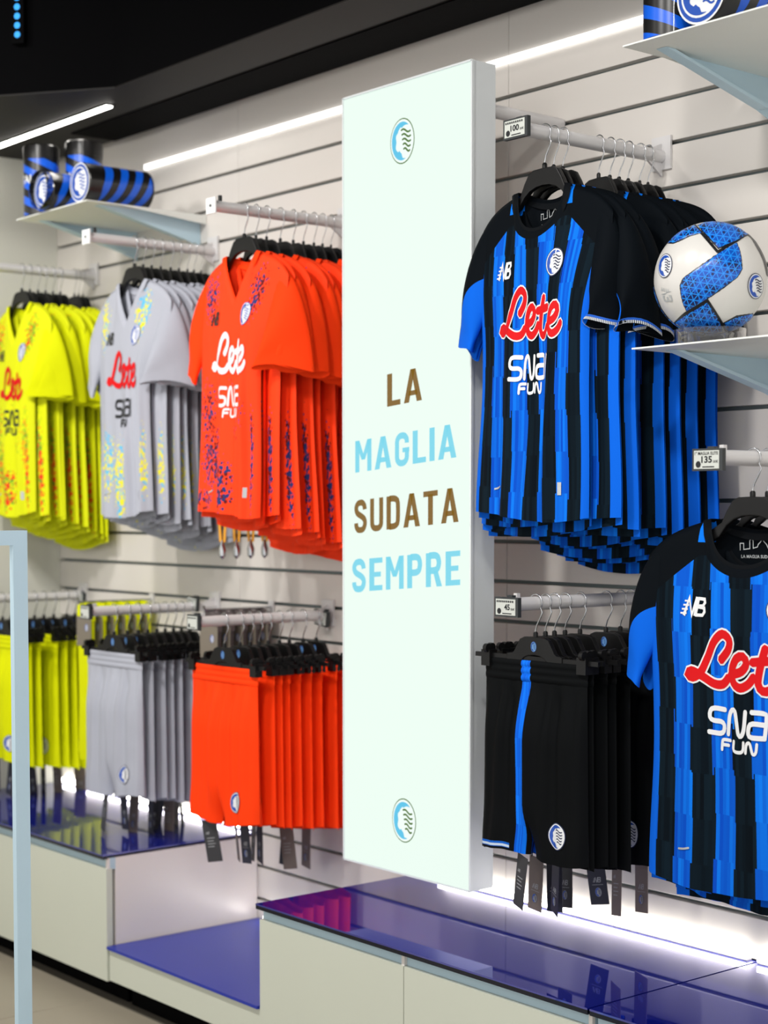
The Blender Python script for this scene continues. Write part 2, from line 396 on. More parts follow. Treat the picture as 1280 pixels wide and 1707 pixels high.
for i in range(len(seams) - 1):
    for k in range(len(lines) - 1):
        z1 = Z(lines[k]) - G; z0 = Z(lines[k + 1]) + G
        if z0 < .02: z0 = .01
        if z1 > z0: slat(seams[i], seams[i + 1], z0, z1)
    o = box('upper_panel', seams[i] + .0008, seams[i + 1] - .0008, WY - .01, WY + .012, Z(1.028) + G, Z(1.30), WALLW, wb)
wl = struct(box('wall_left', XL - .1, XL, .2, WY + .1, 0, 3.3, WALLP, bevel=0))
fl = struct(box('floor', XL - .1, 2.5, -1.5, WY + .1, -.06, -.002, GROUT, bevel=0))
bm = bmesh.new(); add_box(bm, .0015, .5985, .0015, .5985, -.004, 0); bmesh.ops.bevel(bm, geom=bm.edges[:], offset=.001, segments=1, affect='EDGES')
tm = D.meshes.new('floor_tile'); bm.to_mesh(tm); bm.free(); tm.materials.append(TILE)
for i in range(-2, 11):
    for j in range(6):
        o = link('floor_tile', tm, fl); o.location = (-4.257 + .6 * i, 2.45 - .6 * (j + 1) + (0), 0)
ce = struct(box('ceiling', XL - .1, 2.5, -1.5, WY + .1, 3.3, 3.4, BLACKC, bevel=0))
SZ = Z(1.222)
sof = [(XL, WY - .055), (XR, WY - .055), (XR, 2.54), (-4.30, 2.54), (-4.61, 2.32), (XL, 1.60)]
so = struct(prism('trim_1', sof, SZ, SZ + .03, SOFFIT, axis='Z'))
so['label'] = 'charcoal dropped soffit running along the top of the slat wall'
fas = [(XR, 2.54), (-4.30, 2.54), (-4.61, 2.32), (XL, 1.60)]
fv = []; ff = []
for i, (x, y) in enumerate(fas):
    for dy in (0, .03):
        for z in (SZ + .004, 3.3): fv.append((x, y + dy - .002, z))
for i in range(len(fas) - 1):
    a = i * 4; b = a + 4; ff += [(a, b, b + 1, a + 1), (a + 2, a + 3, b + 3, b + 2), (a, a + 2, b + 2, b), (a + 1, b + 1, b + 3, a + 3)]
raw('fascia', fv, ff, BLACKC, so)
prism('soffit_shade_strip', [(2.73, SZ - .004), (2.894, SZ - .004), (2.894, SZ), (2.73, SZ)], -4.9, XR, VOID, so, axis='X')  # black strip stands in for the shadowed band of soffit beside the wall
lt = thing('linear_ceiling_light', 'thin white linear light in the dark soffit at upper left', 'light', (-4.915, 2.63, SZ))
prism('diffuser', [(-.43, -.011), (.43, -.011), (.43, .011), (-.43, .011)], -.008, .004, LED, lt, axis='Z', bevel=.002)
prism('housing', [(-.435, -.016), (.435, -.016), (.435, .016), (-.435, .016)], -.003, .02, VOID, lt, axis='Z')
lw = thing('wall_light_strip', 'long slim white light line along the top of slat wall', 'light', (-4.78, WY - .01, Z(1.118)))
box('diffuser', 0, 2.02, -.009, .002, -.0075, .0075, LEDC, lw, bevel=.001); box('diffuser', 2.024, 4.9, -.009, .002, -.0072, .0084, LEDC, lw, bevel=.001)
bi = thing('indicator_strip', 'vertical row of small round blue lights on the black fascia', 'light', (-4.531, 2.352, Z(1.445)), math.radians(35.4))
box('backing', -.02, .02, -.006, .006, -.08, .09, VOID, bi)
for k in range(6):
    z = -.055 + .0268 * k
    dc = Decal(); dc.disc(0, 0, .0095, .0095, 0, 0, n=16, rings=1); o = dc.build('blue_light', lambda u, v, l: (u, -.0065 - l, v), [LEDB], bi); o.location.z = z

# ------------------------------------------------------------------ cabinets
CY0 = 2.41; CT = Z(-.995); CB = .08
def cabinet(name, label, x0, x1, joints, side_edge=False):
    t = thing(name, label, 'cabinet', ((x0 + x1) / 2, (CY0 + WY) / 2, 0)); ox, oy = t.location.x, t.location.y
    def B(n, a, b, c, d, e, f, m, bv=.0015, p=t): return box(n, a - ox, b - ox, c - oy, d - oy, e, f, m, p, bv)
    B('carcass', x0 + .002, x1 - .002, CY0 + .03, WY - .012, CB, CT - .012, CABS)
    B('top_rail', x0 + .002, x1 - .002, CY0 + .012, CY0 + .03, CT - .045, CT - .012, RECESS)
    B('plinth', x0 + .01, x1 - .01, CY0 + .075, WY - .03, 0, CB, VOID, 0)
    xs = [x0] + joints + [x1]
    for a, b in zip(xs, xs[1:]):
        d = B('front_panel', a + .0015, b - .0015, CY0, CY0 + .0195, CB - .004, CT - .042, CABW)
        B('mullion', b - .012, b - .002, CY0 + .004, CY0 + .012, CT - .042, CT - .012, CABS)
    g = B('glass_top', x0 + .001, x1 - .001, CY0 - .012, WY - .012, CT - .004, CT, NAVY, .0008)
    B('glass_edge', x0 + .001, x1 - .001, CY0 - .0115, CY0 + .004, CT - .0135, CT - .0042, NEDGE, 0)
    return t
cabinet('display_cabinet', 'white low cabinet with navy glass top below the lit sign', -3.405, -2.262, [-2.842])
cabinet('display_cabinet', 'white low cabinet with navy glass top below the large striped jersey', -2.258, -1.115, [-1.69])
cabinet('display_cabinet', 'white low cabinet with navy glass top below the yellow shorts', XL + .003, -4.16, [])
t = thing('display_plinth', 'low white platform with matt blue top between the two cabinets', 'platform', (-3.782, 2.68, 0))
box('body', -4.156 + 3.782, -3.409 + 3.782, -.265, .255, CB, .172, CABW, t); box('blue_top', -4.156 + 3.782, -3.409 + 3.782, -.275, .257, .172, .180, paint('blue_platform_top', (34, 52, 158), .3, spec=.35), t)
box('base', -.36, .36, -.2, .24, 0, CB, VOID, t, 0)
for nm, x0, x1, z in (('below the black shorts', -3.30, -2.28, CT + .004), ('below the large striped jersey', -2.25, -1.12, CT + .004), ('behind the yellow and grey shorts', -5.36, -4.20, CT + .004), ('behind the low blue platform', -4.10, -3.43, .184)):
    l = thing('cabinet_light_strip', 'glowing white strip at the foot of the slat wall ' + nm, 'light', ((x0 + x1) / 2, WY - .022, z), 0, 'light strips along the wall foot')
    h = (x1 - x0) / 2
    box('diffuser', -h, h, -.010, .011, .001, .014, LED, l, .002); box('channel', -h, h, -.008, .0115, -.0035, .001, RAILM, l, .0004)

# ------------------------------------------------------------------ lit sign
SX0, SX1, SY, SZ0, SZ1 = -3.327, -2.851, 2.62, Z(-.90), Z(1.023)
sg = thing('illuminated_sign', 'tall white backlit sign with slogan hanging in front of the slat wall', 'sign', ((SX0 + SX1) / 2, SY + .04, SZ0))
ox, oy, oz = sg.location
hw = (SX1 - SX0) / 2
bm = bmesh.new()
add_box(bm, -hw, hw, -.034, .035, 0, SZ1 - SZ0)
bm_obj('casing', bm, SIGNC, sg, bevel=.003)
box('light_panel', -hw + .004, hw - .004, -.040, -.034, .004, SZ1 - SZ0 - .005, SIGNF, sg, .001)
for z in (SZ1 - SZ0 - .002, .0):
    box('edge_profile', -hw, hw, -.041, -.034, z - .001 if z else -.001, z + .003, SIGNC, sg, .0005)
for sx in (-1, 1): box('edge_profile', sx * hw - .0022, sx * hw + .0022, -.041, -.034, 0, SZ1 - SZ0, SIGNC, sg, .0005)
for z in (Z(.925) - SZ0, Z(-.6) - SZ0):
    for x in (-.15, .21): tube('mounting_arm', [(x, .035, z), (x, WY - .012 - oy, z)], .016, RAILM, sg)
DIN = {  # polygons and strokes in a unit-height box; width per letter
 'L': (.50, [[(0, 0), (.19, 0), (.19, 1), (0, 1)], [(.19, 0), (.50, 0), (.50, .165), (.19, .165)]], []),
 'I': (.19, [[(0, 0), (.19, 0), (.19, 1), (0, 1)]], []),
 'A': (.66, [[(0, 0), (.19, 0), (.40, 1), (.235, 1)], [(.66, 0), (.47, 0), (.26, 1), (.425, 1)], [(.16, .2), (.50, .2), (.48, .35), (.18, .35)]], []),
 'M': (.66, [[(0, 0), (.17, 0), (.17, 1), (0, 1)], [(.49, 0), (.66, 0), (.66, 1), (.49, 1)], [(.0, 1), (.17, 1), (.40, .38), (.26, .38)], [(.66, 1), (.49, 1), (.26, .38), (.40, .38)]], []),
 'T': (.56, [[(.185, 0), (.375, 0), (.375, .9), (.185, .9)], [(0, .835), (.56, .835), (.56, 1), (0, 1)]], []),
 'E': (.50, [[(0, 0), (.19, 0), (.19, 1), (0, 1)], [(.19, 0), (.50, 0), (.50, .16), (.19, .16)], [(.19, .42), (.44, .42), (.44, .57), (.19, .57)], [(.19, .84), (.50, .84), (.50, 1), (.19, 1)]], []),
 'U': (.56, [], [[(.09, 1), (.09, .30), (.11, .16), (.19, .09), (.28, .078), (.37, .09), (.45, .16), (.47, .30), (.47, 1)]]),
 'D': (.56, [[(0, 0), (.18, 0), (.18, 1), (0, 1)]], [[(.12, .92), (.28, .92), (.40, .88), (.465, .76), (.465, .24), (.40, .12), (.28, .08), (.12, .08)]]),
 'G': (.56, [[(.30, .40), (.56, .40), (.56, .54), (.30, .54)]], [[(.465, .68), (.46, .80), (.38, .90), (.28, .922), (.18, .90), (.10, .80), (.09, .66), (.09, .34), (.10, .20), (.18, .10), (.28, .078), (.38, .10), (.46, .20), (.47, .34), (.47, .47)]]),
 'S': (.54, [], [[(.45, .70), (.43, .82), (.35, .91), (.27, .922), (.16, .90), (.09, .80), (.09, .70), (.14, .60), (.25, .53), (.38, .45), (.45, .35), (.45, .22), (.38, .10), (.27, .078), (.15, .10), (.09, .20), (.08, .30)]]),
 'P': (.54, [[(0, 0), (.18, 0), (.18, 1), (0, 1)]], [[(.12, .92), (.32, .92), (.42, .86), (.455, .74), (.455, .64), (.42, .52), (.32, .46), (.12, .46)]]),
 'R': (.56, [[(0, 0), (.18, 0), (.18, 1), (0, 1)], [(.25, .46), (.42, .46), (.57, 0), (.38, 0)]], [[(.12, .92), (.32, .92), (.42, .86), (.455, .74), (.455, .66), (.42, .54), (.32, .48), (.12, .48)]]),
}
def sign_word(word, x0, x1, z0, z1, mat):
    dc = Decal(); gap = .13; H = z1 - z0; xm = (x0 + x1) / 2
    tot = sum(DIN[c][0] for c in word) + gap * (len(word) - 1); k = (x1 - x0) / tot; x = x0
    for c in word:
        wd, polys, strokes = DIN[c]
        for p in polys: dc.poly([(x + a * k, z0 + b * H) for a, b in p], 0, 0)
        for s_ in strokes: dc.ribbon([(x + a * k, z0 + b * H) for a, b in s_], .175 * (k * .5 + H * .5), 0, 0, True, .006, cap=False)
        x += (wd + gap) * k
    dc.build('lettering', lambda u, v, l: (u - ox, SY - .0008 - l - oy, v - oz + .080 * (u - xm)), [mat], sg, base=.0004)
sign_word('LA', -3.152, -3.022, Z(0.251), Z(0.330), S_BRN)
sign_word('MAGLIA', -3.277, -2.899, Z(0.102), Z(0.181), S_CYA)
sign_word('SUDATA', -3.281, -2.891, Z(-0.049), Z(0.032), S_BRN)
sign_word('SEMPRE', -3.290, -2.885, Z(-0.197), Z(-0.116), S_CYA)
for cx, cz in ((-3.095, .879), (-3.087, -.765)):
    dc = Decal(); dc.crest(0, 0, .045, .0545, 0, 1, 2, 0, True)
    dc.build('crest', lambda u, v, l: (u + cx - ox, SY - .0008 - l - oy, v + Z(cz) - oz), [S_GRN, S_WHT, S_BLU], sg, base=.0004)

# ------------------------------------------------------------------ rails
def rail(label, X, z, y0=2.49, end='plate'):
    t = thing('garment_rail', label, 'rail', (X, WY - .011, Z(z)))
    L = WY - .011 - y0
    tube('bar', [(0, -.004, 0), (0, -L + .002, 0)], .0150, RAILM, t, 16)
    box('wall_plate', -.028, .028, -.006, 0, -.03, .045, RAILM, t, .002)
    prism('bracket', [(-.05, -.015), (-.004, -.045), (-.004, .03), (-.05, .012)], -.003, .003, RAILM, t, axis='X')
    if end == 'plate':
        box('end_plate', -.022, .022, -L - .004, -L, -.021, .021, BEZELW, t, .0015)
        bm = bmesh.new(); bmesh.ops.create_cone(bm, cap_ends=True, segments=10, radius1=.004, radius2=.004, depth=.003, matrix=Matrix.Translation((0, -L - .0045, 0)) @ Matrix.Rotation(PI / 2, 4, 'X')); bm_obj('screw', bm, BEZEL, t)
        box('stop_pin', -.004, .004, -L + .022, -L + .03, .012, .03, BEZEL, t, .001)
    else:
        box('end_cap', -.013, .013, -L - .002, -L + .004, -.013, .013, BEZEL, t, .003)
        box('stop_pin', -.005, .005, -L + .010, -L + .02, .012, .024, RAILM, t, .001)
    return t
RX = dict(blue=-2.556, orange=-3.722, grey=-4.382, yellow=-5.119, elite=-2.023, bs=-2.578, os=-3.80, gs=-4.383, ys=-5.215)
RZ = dict(blue=.797, orange=.797, grey=.797, yellow=.797, elite=.094, bs=-.208, os=-.31, gs=-.31, ys=-.31)
rail('white display rail carrying the row of blue and black jerseys', RX['blue'], .797, end='cap')
rail('white display rail carrying the orange jerseys', RX['orange'], .797)
rail('white display rail carrying the grey jerseys', RX['grey'], .797)
rail('white display rail carrying the yellow jerseys', RX['yellow'], .797)
rail('white display rail carrying the large near striped jersey', RX['elite'], .094, end='cap')
rail('white display rail carrying the black shorts', RX['bs'], -.208, end='cap')
rail('white display rail carrying the orange shorts', RX['os'], -.31, end='cap')
rail('white display rail carrying the grey shorts', RX['gs'], -.31, end='cap')
rail('white display rail carrying the yellow shorts', RX['ys'], -.31, end='cap')

def price_label(label, X, Y, z, w_, h_, price, head, rx=0, ry=0, rz=0, bez=None):
    t = thing('price_label', label, 'price label', (X, Y, Z(z)), 0, 'electronic price labels on the rails'); t.rotation_euler = (rx, ry, rz)
    bez = bez or BEZEL
    a = w_ / 2; b = h_ / 2
    box('frame', -a, a, -.005, .005, -b, b, bez, t, .0015)
    s = box('screen', -a * .86, a * .80, -.0062, -.004, -b * .82, b * .82, SCREEN, t, .0003)
    box('clip', -.008, .008, .005, .016, -.004, b + .004, bez, t, .001)
    dc = Decal()
    if head: add_text(dc, head, -a * .80, b * .42, a * .74, b * .30, 0, 0, .02)
    else:
        for k in range(9): dc.rect(-a * .78 + k * a * .165, -a * .78 + k * a * .165 + a * .11, b * .48, b * .68, 0, 0)
    if price:
        n = len(price)
        add_text(dc, price, a * .35 - n * a * .235, -b * .30, a * .35, b * .62, 0, 0, .03)
        add_text(dc, '00€', a * .42, -b * .30, a * .74, b * .24, 0, 0, .01)
    dc.disc(-a * .56, -b * .42, a * .17, b * .30, 0, 0, 16, 2)
    dc.rect(-a * .28, a * .5, -b * .70, -b * .60, 0, 0)
    dc.build('print', front(-.0062), [P_BLACK], s, base=.0004)
    return t
price_label('price label reading 100 on the rail of blue and black jerseys', -2.556, 2.478, .796, .072, .042, '100', None)
price_label('price label reading 135 on the rail of the large near jersey', -2.035, 2.478, .090, .072, .042, '135', '1° MAGLIA ELITE')
price_label('price label reading 45 on the rail of black shorts', -2.578, 2.478, -.213, .072, .042, '45', None)
price_label('dark price label at the near end of the grey shorts rail', RX['gs'], 2.478, -.311, .056, .042, None, None)
price_label('dark price label at the near end of the orange shorts rail', RX['os'], 2.478, -.311, .056, .042, None, None)
price_label('tilted price label at the wall end of the orange shorts rail', RX['os'], 2.915, -.318, .058, .044, None, None, 0, .12, 0)
price_label('tilted price label at the wall end of the grey shorts rail', RX['gs'], 2.855, -.300, .056, .042, None, None, 0, .12, 0)
price_label('tilted price label at the wall end of the yellow shorts rail', RX['ys'], 2.925, -.318, .056, .042, None, None, 0, .12, 0)

# ------------------------------------------------------------------ hangers
def hook_pts():
    # stands on the hanger body (z=0), leans right and wraps over the rail whose centre is .073 above
    pts = [(0, 0, 0), (0, 0, .014), (.004, 0, .026), (.014, 0, .042), (.0195, 0, .054)]
    R, cz = .0182, .0745
    for k in range(0, 13):
        a = math.radians(-38 + k * 17.5); pts.append((R * math.cos(a), 0, cz + R * math.sin(a)))
    return pts
def make_hanger():
    t = thing('coat_hanger', 'x', 'hanger')
    top = [(.0, .0), (.030, -.001), (.044, -.007), (.058, -.027), (.070, -.050), (.100, -.067), (.140, -.084), (.168, -.099)]
    bot = [(.168, -.112), (.140, -.104), (.100, -.090), (.076, -.078), (.058, -.056), (.040, -.044), (.020, -.038), (0, -.0365)]
    prof = top + bot + [(-x, z) for x, z in bot[::-1][1:]] + [(-x, z) for x, z in top[::-1][:-1]]
    prism('body', prof, -.0065, .0065, HANG, t, .0025)
    lathe('collar', [(.0055, -.002), (.0055, .008), (.0035, .011), (.002, .011)], HANG, t, 12)
    tube('hook', hook_pts(), .0016, CHROME, t, 8)
    return t
def make_clip_hanger():
    t = thing('clip_hanger', 'x', 'hanger')
    top = [(0, 0), (.030, -.001), (.042, -.006), (.060, -.034), (.066, -.038), (.082, -.040)]
    bot = [(.082, -.056), (.040, -.056), (.030, -.047), (.018, -.042), (0, -.040)]
    prof = top + bot + [(-x, z) for x, z in bot[::-1][1:]] + [(-x, z) for x, z in top[::-1][:-1]]
    prism('body', prof, -.006, .006, HANG, t, .002)
    box('bar', -.182, .182, -.0035, .0035, -.053, -.043, HANG, t, .001)
    for s in (-1, 1):
        c = box('clip', s * .142 - .013, s * .142 + .013, -.012, .012, -.072, -.036, HANG, t, .003)
        for k in (-1, 1):
            tube('clip_knob', [(s * .142 + k * .004 - .005, -.010 * k, -.032), (s * .142 + k * .004 + .005, -.010 * k, -.032)], .010, HANG, c, 12)
    lathe('collar', [(.0055, -.002), (.0055, .008), (.0035, .011), (.002, .011)], HANG, t, 12)
    dc = Decal(); dc.crest(0, -.0215, .0085, .0115, 0, 1, 2)
    dc.build('crest_sticker', front(-.006), [P_BLUE, paint('sticker_sky', (120, 176, 224), .4), P_BLUE], t, base=.0004)
    tube('hook', hook_pts(), .0016, CHROME, t, 8)
    return t

# ------------------------------------------------------------------ jerseys
US = .265
class Jersey:
    def __init__(s, W, T, neck, seed, amp, L=.70, nfold=3.0, k=1.0, fw=0.0, sl=1.0):
        s.k, s.fwd, s.sl = k, fw, sl
        s.W, s.T, s.neck, s.amp, s.L = W, T, neck, amp, L
        r = random.Random(seed); s.ph = [r.uniform(0, 6.28) for _ in range(8)]; s.fq = [nfold * r.uniform(.8, 1.1), nfold * 1.9, .7]; s.dr = [r.uniform(-1, 1) for _ in range(4)]
        s.tw = r.uniform(-.02, .02)
    def top(s, a, back):
        u = abs(a) * US
        if u < .095:
            q = u / .095
            if back: return -.022 * (1 - q * q)
            if s.neck == 'v': return -.125 * (1 - q) ** .9
            return -.088 * math.sqrt(max(0, 1 - q ** 2.2))
        q = (u - .095) / (US - .095)
        return -.040 * q - .035 * q ** 4
    def w(s, z):
        return s.W * (1 - .05 * sst(-z, .1, .35) + .07 * sst(-z, .4, .7))
    def fold(s, a, v, side):
        k = 4 if side else 0
        f = math.sin(2 * PI * s.fq[0] * a * .5 + s.ph[k] + s.dr[0] * v) * .6 + math.sin(2 * PI * s.fq[1] * a * .5 + s.ph[k + 1] + s.dr[1] * 2 * v) * .4 + .25 * math.sin(9 * v + 5 * a + s.ph[k + 2])
        return s.amp * f * sst(v, .08, .75) * (1 - abs(a) ** 5)
    def pt(s, a, v, back, hemv=0):
        zt = s.top(a, back); zh = -s.L - (.014 if back else 0) + .010 * math.sin(2.2 * a + s.ph[3]) + .012 * (1 - a * a) * (-1 if back else -.3)
        z = zt + (zh - zt) * v
        n = math.sqrt(max(0, 1 - (abs(a) * US / .10) ** 2)) if abs(a) * US < .10 else 0
        pr = math.sqrt(max(0, 1 - a * a * .995)) ** .8
        T = .0105 * min(1, v / .03) ** .5 + (s.T - .0105) * sst(v, 0, .3)
        y = T * pr + .026 * n * (1 - sst(v, 0, .35))
        y = -y + s.fold(a, v, False) if not back else y * .9 + s.fold(a, v, True)
        kk = 1 - (1 - s.k) * sst(v, .02, .40) if a > 0 else 1
        x = a * s.w(z) * kk + s.tw * v + s.amp * .5 * math.sin(2 * PI * s.fq[2] * v + s.ph[6]) * v
        return Vector((x, y, z))
    def surf(s, u, z, l):
        a = u / US; zt = s.top(a, False); zh = -s.L + .010 * math.sin(2.2 * a + s.ph[3]) + .012 * (1 - a * a) * -.3
        v = (z - zt) / (zh - zt); p = s.pt(a, max(0, v), False)
        return (p.x, p.y - .0008 - l, p.z)
    def inner(s, u, z, l):
        a = u / US; zt = s.top(a, True); zh = -s.L
        p = s.pt(a, max(0.001, (z - zt) / (zh - zt)), True); return (p.x, p.y - .0008 - l, p.z)
    def torso(s, mat, parent, NA=46, NV=34):
        verts, faces, uvs = [], [], []
        vs = [((j / NV) ** 1.15) for j in range(NV + 1)]
        # column positions clustered so the neck edge is hit
        for back in (False, True):
            b = len(verts)
            for i in range(NA + 1):
                a = -1 + 2 * i / NA
                for v in vs:
                    p = s.pt(a, v, back); verts.append(p); uvs.append((a * US, p.z))
            n = NV + 1
            for i in range(NA):
                for j in range(NV):
                    q = (b + i * n + j, b + i * n + j + 1, b + (i + 1) * n + j + 1, b + (i + 1) * n + j)
                    faces.append(q[::-1] if back else q)
        o = raw('torso', verts, faces, mat, parent, True, uvs)
        bm = bmesh.new(); bm.from_mesh(o.data); bmesh.ops.remove_doubles(bm, verts=bm.verts, dist=.0004); bm.to_mesh(o.data); bm.free()
        return o
    def collar(s, mat, parent, wd=.019):
        rows = []; N = 40
        v = []; f = []
        path = [(-1 + 2 * i / N, False) for i in range(N + 1)] + [(1 - 2 * i / N, True) for i in range(1, N)]
        for q, back in path:
            a = q * .0955 / US; p = s.pt(a, 0, back); c = Vector((0, p.y, -.01 if back else -.0))
            d = (p - Vector((0, p.y, .02))).normalized() if not back else Vector((q * .9, 0, -1)).normalized()
            if not back and abs(q) > .9: d = Vector((math.copysign(1, q), 0, -.2)).normalized()
            off = Vector((0, -.0022 if not back else .002, 0))
            v += [p + off - d * .002, p + off + d * wd * .5 + Vector((0, -.003 if not back else .002, 0)), p + off + d * wd]
        n = len(path)
        for i in range(n):
            k = (i + 1) % n
            for j in range(2): f.append((i * 3 + j, i * 3 + j + 1, k * 3 + j + 1, k * 3 + j))
        return raw('collar', v, f, mat, parent, True)
    def sleeve(s, side, mat, cuffmat, parent, flare=0):
        x = s.W
        S0 = Vector((x * .86, 0, -.050)); A0 = Vector((x * .84, -.004, -.235))
        if side > 0:
            E1 = Vector((x + .045 * s.sl - s.fwd * .02, .035 + .050 * s.sl - s.fwd * .02, -.306 - .016 * s.sl)); E2 = Vector((x * s.k * .98, -.026 - s.fwd * .016, -.298 - .012 * s.sl)); C = Vector((x + .030 + .025 * s.sl - s.fwd * .01, .012 + .016 * s.sl, -.105)); CB_ = Vector((x * (s.k + .12), -.024 - s.fwd * .01, -.27)); A0.x = x * (s.k * .7 + .18)
        else:
            E1 = Vector((x + .105 + flare, .030, -.300)); E2 = Vector((x * 1.02, -.030, -.335)); C = Vector((x + .055, .010, -.100)); CB_ = Vector((x * .99, -.018, -.28))
        N, K = 14, 24; verts, faces, uvs = [], [], []
        for j in range(N + 1):
            t = j / N
            P = S0 * (1 - t) ** 2 + C * 2 * t * (1 - t) + E1 * t * t
            Q = A0 * (1 - t) ** 2 + CB_ * 2 * t * (1 - t) + E2 * t * t
            c = (P + Q) / 2; m = (P - Q) / 2
            dirv = Vector((.55, .1, -1)).normalized(); n = m.cross(dirv).normalized()
            if n.y > 0: n = -n
            th = .009 + .013 * math.sin(PI * min(1, t * 1.2)) + .004 * t
            for k in range(K):
                a = 2 * PI * k / K
                wob = 1 + .16 * math.sin(3 * a + s.ph[1]) * t
                p = c + m * math.cos(a) + n * (th * math.sin(a) * wob)
                p.z += .006 * math.sin(2 * a + s.ph[2]) * t * t
                verts.append(Vector((p.x * side, p.y, p.z))); uvs.append(((1 - math.cos(a)) / 2, t))
        for j in range(N):
            for k in range(K):
                q = (j * K + k, j * K + (k + 1) % K, (j + 1) * K + (k + 1) % K, (j + 1) * K + k)
                faces.append(q if side < 0 else q[::-1])
        o = raw('sleeve', verts, faces, mat, parent, True, uvs)
        if cuffmat:
            cv, cf, cu = [], [], []
            c = sum((verts[N * K + k] for k in range(K)), Vector()) / K
            for j in range(3):
                for k in range(K):
                    p1 = verts[N * K + k]; p0 = verts[(N - 1) * K + k]; d = (p1 - p0).normalized()
                    out = (p1 - c).normalized() * .0012
                    cv.append(p1 + d * (-.011 + .0055 * j) + out); cu.append((k / K * 2, j / 2))
            for j in range(2):
                for k in range(K): cf.append((j * K + k, j * K + (k + 1) % K, (j + 1) * K + (k + 1) % K, (j + 1) * K + k))
            raw('cuff', cv, cf, cuffmat, o, True, cu)
        return o
def jersey_print(J, t, scheme):
    red, edge, spon, mark, crd, crw, crb = scheme
    dc = Decal(); script_word(dc, -.150, .150, -.318, -.214, .017, 0, 1 if edge else None, 0)
    dc.build('script_lettering', J.surf, [red] + ([edge] if edge else []), t)
    dc = Decal(); word_strokes(dc, 'SnaI', -.086, .090, -.405, -.358, .0095, 0, 0, .14, [1, 1.05, 1.05, .45])
    word_strokes(dc, 'FUn', -.058, .036, -.436, -.416, .0065, 0, 0, .14)
    dc.build('sponsor_lettering', J.surf, [spon], t)
    dc = Decal(); maker_mark(dc, -.155, -.088, -.186, -.150, 0, 0); dc.build('maker_mark', J.surf, [mark], t)
    dc = Decal(); dc.crest(.098, -.166, .037, .030, 0, 1, 2); dc.build('crest', J.surf, [crd, crw, crb], t)
def skyline(J, t):
    dc = Decal()
    pts = [(-.052, 0), (-.052, .016), (-.044, .016), (-.044, .002), (-.030, .004), (-.030, .022), (-.026, .026), (-.022, .022), (-.022, .005), (-.012, .008), (-.010, .014), (-.004, .020), (0, .026), (.004, .020), (.010, .014), (.014, .006), (.022, .012), (.028, .006), (.034, .016), (.040, .006), (.050, .004)]
    dc.ribbon([(x, -.058 + y * .8) for x, y in pts], .0016, 0, 0, False, cap=False)
    b = Decal(); add_text(dc, 'LA MAGLIA SUDATA SEMPRE', -.05, -.072, .06, .006, 0, 0, .02)
    dc.build('neck_print', J.inner, [P_SILV], t)
SCH = dict(
  striped=(P_RED, P_WHITE, P_WHITE, P_WHITE, P_NAVY, P_WHITE, P_BLUE),
  orange=(P_WHITE, None, P_WHITE, P_BLACK, P_BLUE, P_WHITE, P_BLUE),
  grey=(P_RED, None, P_BLACK, P_BLACK, P_BLUE, P_WHITE, P_BLUE),
  yellow=(P_RED, None, P_BLACK, P_BLACK, P_BLUE, P_WHITE, P_BLUE))
FAB = dict(striped=(F_STR, F_STRS, F_STRL, F_BLK, CUFFB), orange=(F_ORG, F_ORP, F_ORP, F_ORP, None), grey=(F_GRY, F_GRP, F_GRP, F_GRP, None), yellow=(F_YEL, F_YEP, F_YEP, F_YEP, None))
def make_jersey(kind, W, T, seed, amp, printed, nfold=3.0, flare=0, k=1.0, fw=0.0, sl=1.0):
    fm, fs, fl_, fc, cm = FAB[kind]
    t = thing('football_jersey', 'x', 'jersey')
    J = Jersey(W, T, 'crew' if kind == 'striped' else 'v', seed, amp, nfold=nfold, k=k, fw=fw, sl=sl)
    J.torso(fm, t); J.collar(fc, t)
    J.sleeve(1, fs, cm, t); J.sleeve(-1, fl_, None, t, flare)
    if printed:
        jersey_print(J, t, SCH[kind])
        if kind == 'striped': skyline(J, t)
        dc = Decal(); dc.rect(.145, .165, -.655, -.628, 0, 0, 2); dc.build('silver_patch', J.surf, [P_SILV], t)
        dc = Decal(); dc.ribbon([(-.165, -.640), (-.150, -.638), (-.135, -.634)], .004, 0, 0); dc.build('hem_mark', J.surf, [P_SILV], t)
    return t
HG = make_hanger(); CH = make_clip_hanger()
used = dict(h=False, c=False)
def place_hanger(proto, key, loc, rz, label, group):
    h = proto if not used[key] else copy_tree(proto); used[key] = True
    h.location = loc; h.rotation_euler = (0, 0, rz); tag(h, label, 'hanger', group); return h
